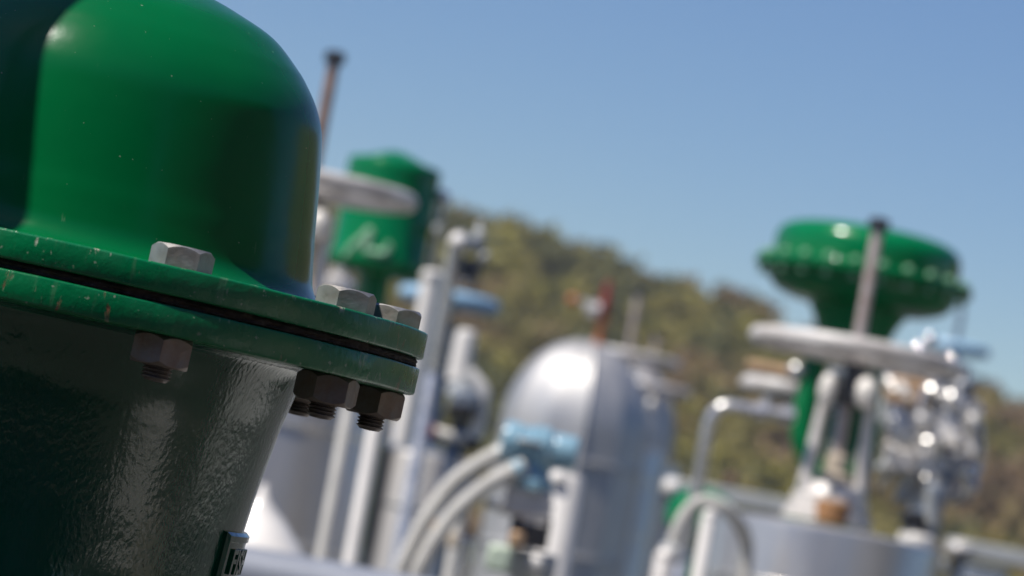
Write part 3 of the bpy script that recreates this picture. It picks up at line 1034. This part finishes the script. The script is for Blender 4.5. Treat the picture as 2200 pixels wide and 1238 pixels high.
for r_, axd, at in ((30, (0.1, -1, 0.1), (2040, 930)), (25, (-0.2, -1, 0.0), (2075, 965))):
    g = part('pressure_gauge', MB().lathe(k.p(*at, -0.05), pr([(r_ * .9, -14), (r_, -10), (r_, 6), (r_ * .85, 8)], s), 28, axd), M['steel'], k.t)
    part('dial', MB().lathe(k.p(*at, -0.05) + Vector(axd).normalized() * 8.5 * s, pr([(r_ * .8, 0), (r_ * .8, 1)], s), 28, axd), M['white'], g)
for pts in ([(1905, 800, 0), (1960, 800, -.02), (2010, 818, -.03), (2015, 880, -.03), (2000, 1010, -.03), (1960, 1050, 0)],
            [(2060, 790, 0), (2075, 830, 0), (2095, 880, 0), (2108, 960, 0), (2090, 1040, 0), (2030, 1060, 0)],
            [(1900, 930, -.02), (1920, 900, -.05), (1975, 925, -.06), (1990, 990, -.06), (1940, 1050, -.03)],
            [(2025, 990, -.03), (2060, 1010, -.03), (2070, 1060, -.02), (2040, 1080, 0)]):
    k.tube('tubing', pts, 8, M['steel'])
rr = random.Random(3)
for i in range(64):
    at = (rr.uniform(1895, 2100), rr.uniform(800, 1060))
    ax_ = Vector((rr.uniform(-1, 1), rr.uniform(-1, .2), rr.uniform(-1, 1)))
    q_ = rr.uniform(5, 13)
    part('tube_fitting', MB().lathe(k.p(*at, rr.uniform(-.1, .06)), pr([(q_ * .5, -q_ * 1.8), (q_, -q_ * 1.3), (q_, q_ * .4), (q_ * .6, q_ * .7), (q_ * .6, q_ * 1.9)], s), 8, ax_), M[rr.choice(['offwhite', 'steel', 'chrome', 'galv', 'white', 'slate'])], k.t)
for i in range(5):
    x_, y_ = rr.uniform(1900, 2060), rr.uniform(820, 900)
    k.tube('tubing', [(x_, y_, -.04), (x_ + rr.uniform(-20, 40), y_ + 60, -.06), (x_ + rr.uniform(-40, 40), y_ + 120, -.05), (x_ + rr.uniform(-60, 30), y_ + 170, 0)], 7, M['steel'])
k.box('top_bracket', (2050, 800), (70, 26, 40), M['slate'], dy=0.02)
k.box('lower_bracket', (1965, 1064), (80, 44, 40), M['galv'], dy=0.0, bevel=6)
k.box('cross_arm', (2030, 1060), (110, 30, 30), M['slate'], dy=0.04)
k = Kit('instrument_stand', 'slate blue post carrying the silver instrument cluster with a black box', 'stand', 2010, 1050, 5.9)
k.post('post', (2012, 1040), 21, M['slate'], dy=0.03)
k.box('junction_box', (1960, 1118), (46, 60, 40), M['black'], bevel=5)
k.lathe('pale_pot', [(24, -60), (36, -44), (40, -10), (40, 20), (34, 28), (14, 32)], M['white'], at=(1966, 1175), seg=32)
k.post('pot_pipe', (1962, 1215), 22, M['beige'])
k.tube('strut', [(1998, 1050, 0), (2000, 1130, 0)], 12, M['galv'], smooth=False)
k.ball('union', (2020, 1215), 17, M['galv'], dy=-.02)

k = Kit('low_cable_tray', 'grey cable tray with a pale end in the lower right corner', 'cable tray', 2120, 1185, 8.5)
a, b = k.p(2035, 1172), k.p(2330, 1224)
b.z = a.z
mid = (a + b) / 2
part('tray', MB().box(mid, ((b - a).length, 0.16, 34 * k.s)), M['galv'], k.t, bevel=0.004)
k.ball('end_cap', (2062, 1180), 26, M['offwhite'], dy=-0.1, sz=.7)
for f in (0.12, 0.9):
    q = a.lerp(b, f)
    part('support_leg', MB().box(Vector((q.x, q.y + 0.04, (a.z - 17 * k.s) / 2)), (0.05, 0.05, a.z - 17 * k.s)), M['slate'], k.t)
k = Kit('control_box', 'blue grey metal box below the cable tray in the lower right corner', 'box', 2115, 1240, 8.3)
k.box('cabinet', (2112, 1250), (90, 84, 60), M['slate'], bevel=5)
k.box('door', (2108, 1252), (70, 70, 6), M['galv'], dy=-0.055, bevel=3)
k.post('pole', (2108, 1290), 18, M['slate'])

# ------------------------------------------------------------------ ground and wooded hill
m, nt_, b_ = new_mat('gravel')
v_ = coords(nt_)
lnk(nt_, mix(nt_, ramp(nt_, noise(nt_, v_, 60, 8, 0.7), [(0.3, 0.0), (0.7, 1.0)]), (0.085, 0.08, 0.072), (0.055, 0.052, 0.047)), b_.inputs['Base Color'])
b_.inputs['Roughness'].default_value = 0.9
bump(nt_, b_, noise(nt_, v_, 90, 6, 0.7), 0.6, 0.02)
g = MB().add([(-3000, -3000, 0), (3000, -3000, 0), (3000, 3000, 0), (-3000, 3000, 0)], [(0, 1, 2, 3)])
tag(part('ground', g, m), kind='structure')

m, nt_, b_ = new_mat('concrete')
v_ = coords(nt_)
lnk(nt_, mix(nt_, ramp(nt_, noise(nt_, v_, 2.2, 8, 0.7), [(0.35, 0.0), (0.65, 1.0)]), (0.44, 0.43, 0.40), (0.34, 0.335, 0.31)), b_.inputs['Base Color'])
b_.inputs['Roughness'].default_value = 0.85
g = MB().add([(0.6, 3.6, 0.004), (7.0, 3.6, 0.004), (7.0, 8.2, 0.004), (0.6, 8.2, 0.004)], [(0, 1, 2, 3)])
tag(part('reflection_pad', g, m), kind='structure')  # unseen pale sheet added to brighten reflections in the green body

t = thing('reflection_plinth', 'unseen low white plinth added for a bright reflection in the green body', 'plinth', Vector((5.6, 0.1, 0)))
part('block', MB().box(Vector((5.4, 0.1, 0.15)), (3.2, 2.0, 0.30)), M['white'], t, bevel=0.02)  # added out of view to mirror as a bright patch in the casting
part('cover_plate', MB().box(Vector((5.6, 0.1, 0.31)), (0.6, 0.6, 0.02)), m, t, bevel=0.005)

HD = 413.0
ridge_px = [(-400, 300), (300, 380), (700, 425), (960, 446), (1050, 462), (1130, 494), (1200, 510), (1290, 528), (1340, 568), (1400, 580), (1480, 616), (1560, 618), (1620, 640), (1660, 680), (1720, 700), (1900, 760),
            (2050, 812), (2090, 830), (2150, 872), (2200, 868), (2500, 960), (3000, 930), (3600, 560), (4600, 150), (6500, -300), (9500, -600)]  # rise past the right edge is invented, to block sky reflected in the dome
rp = [P(x, y, HD * FD / F) for x, y in ridge_px]
TREE = 2.7


def ridge_z(x):
    for a, b in zip(rp[:-1], rp[1:]):
        if a.x <= x <= b.x:
            return a.z + (b.z - a.z) * (x - a.x) / (b.x - a.x) - TREE
    return (rp[0].z if x < rp[0].x else rp[-1].z) - TREE


def hill_z(x, y):
    t = min(max((y - 238) / (HD - 238), 0), 1)
    z = ridge_z(x) * (t * 0.75 + 0.25 * t * t * (3 - 2 * t))
    z += 1.2 * math.sin(x * 0.11 + y * 0.05) * t * (1 - t) * 3
    if y > HD:
        z -= (y - HD) * 0.18
    return z - 0.4


m, nt_, b_ = new_mat('dry_hillside')
v_ = coords(nt_)
lnk(nt_, mix(nt_, ramp(nt_, noise(nt_, v_, 0.12, 5, 0.6), [(0.35, 0.0), (0.65, 1.0)]), (0.14, 0.125, 0.06), (0.105, 0.105, 0.045)), b_.inputs['Base Color'])
b_.inputs['Roughness'].default_value = 0.95
nx, ny = 130, 40
vs, fs = [], []
for j in range(ny + 1):
    for i in range(nx + 1):
        x = -190 + 640 * i / nx
        y = 230 + 420 * j / ny
        vs.append((x, y, hill_z(x, y)))
for j in range(ny):
    for i in range(nx):
        q = j * (nx + 1) + i
        fs.append((q, q + 1, q + nx + 2, q + nx + 1))
tag(part('hill', MB().add(vs, fs), m, None, 80), kind='structure')

FOL = []
for nm, c in (('olive', (0.30, 0.255, 0.065)), ('dark_green', (0.16, 0.16, 0.05)), ('dry_olive', (0.33, 0.245, 0.095)), ('brown', (0.30, 0.20, 0.105)), ('yellow_green', (0.34, 0.30, 0.055)), ('autumn', (0.33, 0.17, 0.06))):
    mm = simple('foliage_' + nm, c, 0.7, var=0.35, nscale=0.5)
    n_ = mm.node_tree
    pb = n_.nodes['Principled BSDF']
    tr = n_.nodes.new('ShaderNodeBsdfTranslucent')
    ms = n_.nodes.new('ShaderNodeMixShader')
    ms.inputs[0].default_value = 0.4
    n_.links.new(pb.inputs['Base Color'].links[0].from_socket, tr.inputs['Color'])
    n_.links.new(pb.outputs[0], ms.inputs[1])
    n_.links.new(tr.outputs[0], ms.inputs[2])
    n_.links.new(ms.outputs[0], n_.nodes['Material Output'].inputs['Surface'])
    FOL.append(mm)
rng = np.random.default_rng(5)


def crown_quads(c, rx, rz, n, size):
    """leaf clumps through a lumpy crown volume: (n,4,3) quads"""
    lobes = np.clip(rng.normal(0, 0.42, (6, 3)), -0.6, 0.6) * np.array([rx, rx, rz])
    lob = lobes[rng.integers(0, 6, n)]
    q = rng.normal(0, 1, (n, 3))
    q /= np.linalg.norm(q, axis=1)[:, None]
    q *= (rng.random((n, 1)) ** 0.4) * np.array([rx, rx, rz]) * 0.62
    p = c + lob + q
    u = rng.normal(0, 1, (n, 3))
    u /= np.linalg.norm(u, axis=1)[:, None]
    v = np.cross(u, rng.normal(0, 1, (n, 3)))
    v /= np.linalg.norm(v, axis=1)[:, None]
    sz = size * (0.6 + 0.8 * rng.random((n, 1)))
    u, v = u * sz, v * sz * 0.7
    return np.stack([p - u - v, p + u - v, p + u + v, p - u + v], 1)


def quad_mesh(name, quads, mats, mi=None):
    n = len(quads)
    me = bpy.data.meshes.new(name)
    me.vertices.add(n * 4)
    me.vertices.foreach_set('co', quads.reshape(-1).astype(np.float32))
    me.loops.add(n * 4)
    me.loops.foreach_set('vertex_index', np.arange(n * 4, dtype=np.int32))
    me.polygons.add(n)
    me.polygons.foreach_set('loop_start', np.arange(0, n * 4, 4, dtype=np.int32))
    for q in mats:
        me.materials.append(q)
    if mi is not None:
        me.polygons.foreach_set('material_index', mi.astype(np.int32))
    me.update(calc_edges=True)
    return me


qs, mi = [], []
for i in range(4200):
    x = rng.uniform(-125, 95) if i < 2700 else rng.uniform(95, 270)
    y = rng.uniform(242, HD + 8)
    z = hill_z(x, y)
    rx = rng.uniform(1.5, 2.9)
    rz = rng.uniform(1.4, 2.4)
    patch = math.sin(x * 0.09 + 1.0) + math.sin(y * 0.07 + x * 0.05) + rng.normal(0, 0.9)
    k_ = 3 if patch < -1.5 else 2 if patch < -0.5 else 0 if patch < 0.7 else 4 if patch < 1.6 else 1
    if rng.random() < 0.12:
        k_ = 1
    qs.append(crown_quads(np.array((x, y, z + rz * 0.9)), rx, rz, 110, 0.42))
    mi.append(np.full(110, k_))
fo = bpy.data.objects.new('forest', quad_mesh('forest', np.concatenate(qs), FOL, np.concatenate(mi)))
col.objects.link(fo)
tag(fo, 'dry olive and brown woodland covering the hillside', 'forest', kind='stuff')

for (px, py, dd, rx, rz, fk, lab) in (
        (1000, 440, 256, 3.0, 2.6, 0, 'olive tree at the high left end of the ridge'),
        (1105, 478, 256, 2.6, 2.6, 1, 'dark tree on the ridge above the grey standpipe'),
        (1205, 500, 255, 2.8, 2.4, 2, 'broad dry olive tree on the ridge left of the relief valve'),
        (1300, 532, 254, 2.8, 3.0, 1, 'dark round tree on the ridge above the relief valve'),
        (1415, 578, 256, 2.4, 2.0, 4, 'yellow green tree on the ridge right of the relief valve'),
        (1562, 612, 254, 2.4, 3.0, 3, 'brown rounded tree standing up from the ridge near the green mushroom actuator'),
        (1625, 630, 254, 2.9, 2.8, 3, 'brown tree at the edge of the ridge just left of the actuator neck'),
        (2098, 838, 250, 2.4, 2.6, 4, 'yellow green tree on the ridge right of the instrument cluster'),
        (2195, 876, 250, 2.2, 3.0, 1, 'dark tree on the ridge at the right border'),
        (2150, 925, 235, 2.4, 2.0, 5, 'rust orange tree low on the slope at the right')):
    c0 = P(px, py + 50, dd)
    zg = hill_z(c0.x, c0.y)
    t = thing('hillside_tree', lab, 'tree', Vector((c0.x, c0.y, zg)), 'trees along the ridge')
    h = max(c0.z - zg, 1.5)
    part('trunk', MB().tube([Vector((c0.x, c0.y, zg - 0.5)), Vector((c0.x + .1, c0.y, zg + h * .5)), c0], [0.28, 0.2, 0.1], 8), M['bark'], t)
    me = quad_mesh('crown', crown_quads(np.array((0, 0, h)), rx * 0.72, rz * 0.62, 420, 0.34), [FOL[fk]])
    o = bpy.data.objects.new('crown', me)
    o.parent = t
    col.objects.link(o)

# ------------------------------------------------------------------ the air between the yard and the hill
m = bpy.data.materials.new('haze')
m.use_nodes = True
n_ = m.node_tree
n_.nodes.remove(n_.nodes['Principled BSDF'])
pv = n_.nodes.new('ShaderNodeVolumePrincipled')
pv.inputs['Color'].default_value = (0.93, 0.96, 1.0, 1)
pv.inputs['Density'].default_value = 0.00025
pv.inputs['Anisotropy'].default_value = 0.2
n_.links.new(pv.outputs[0], n_.nodes['Material Output'].inputs['Volume'])
tag(part('haze', MB().box(Vector((60, 260, 94)), (900, 860, 190)), m), kind='stuff')
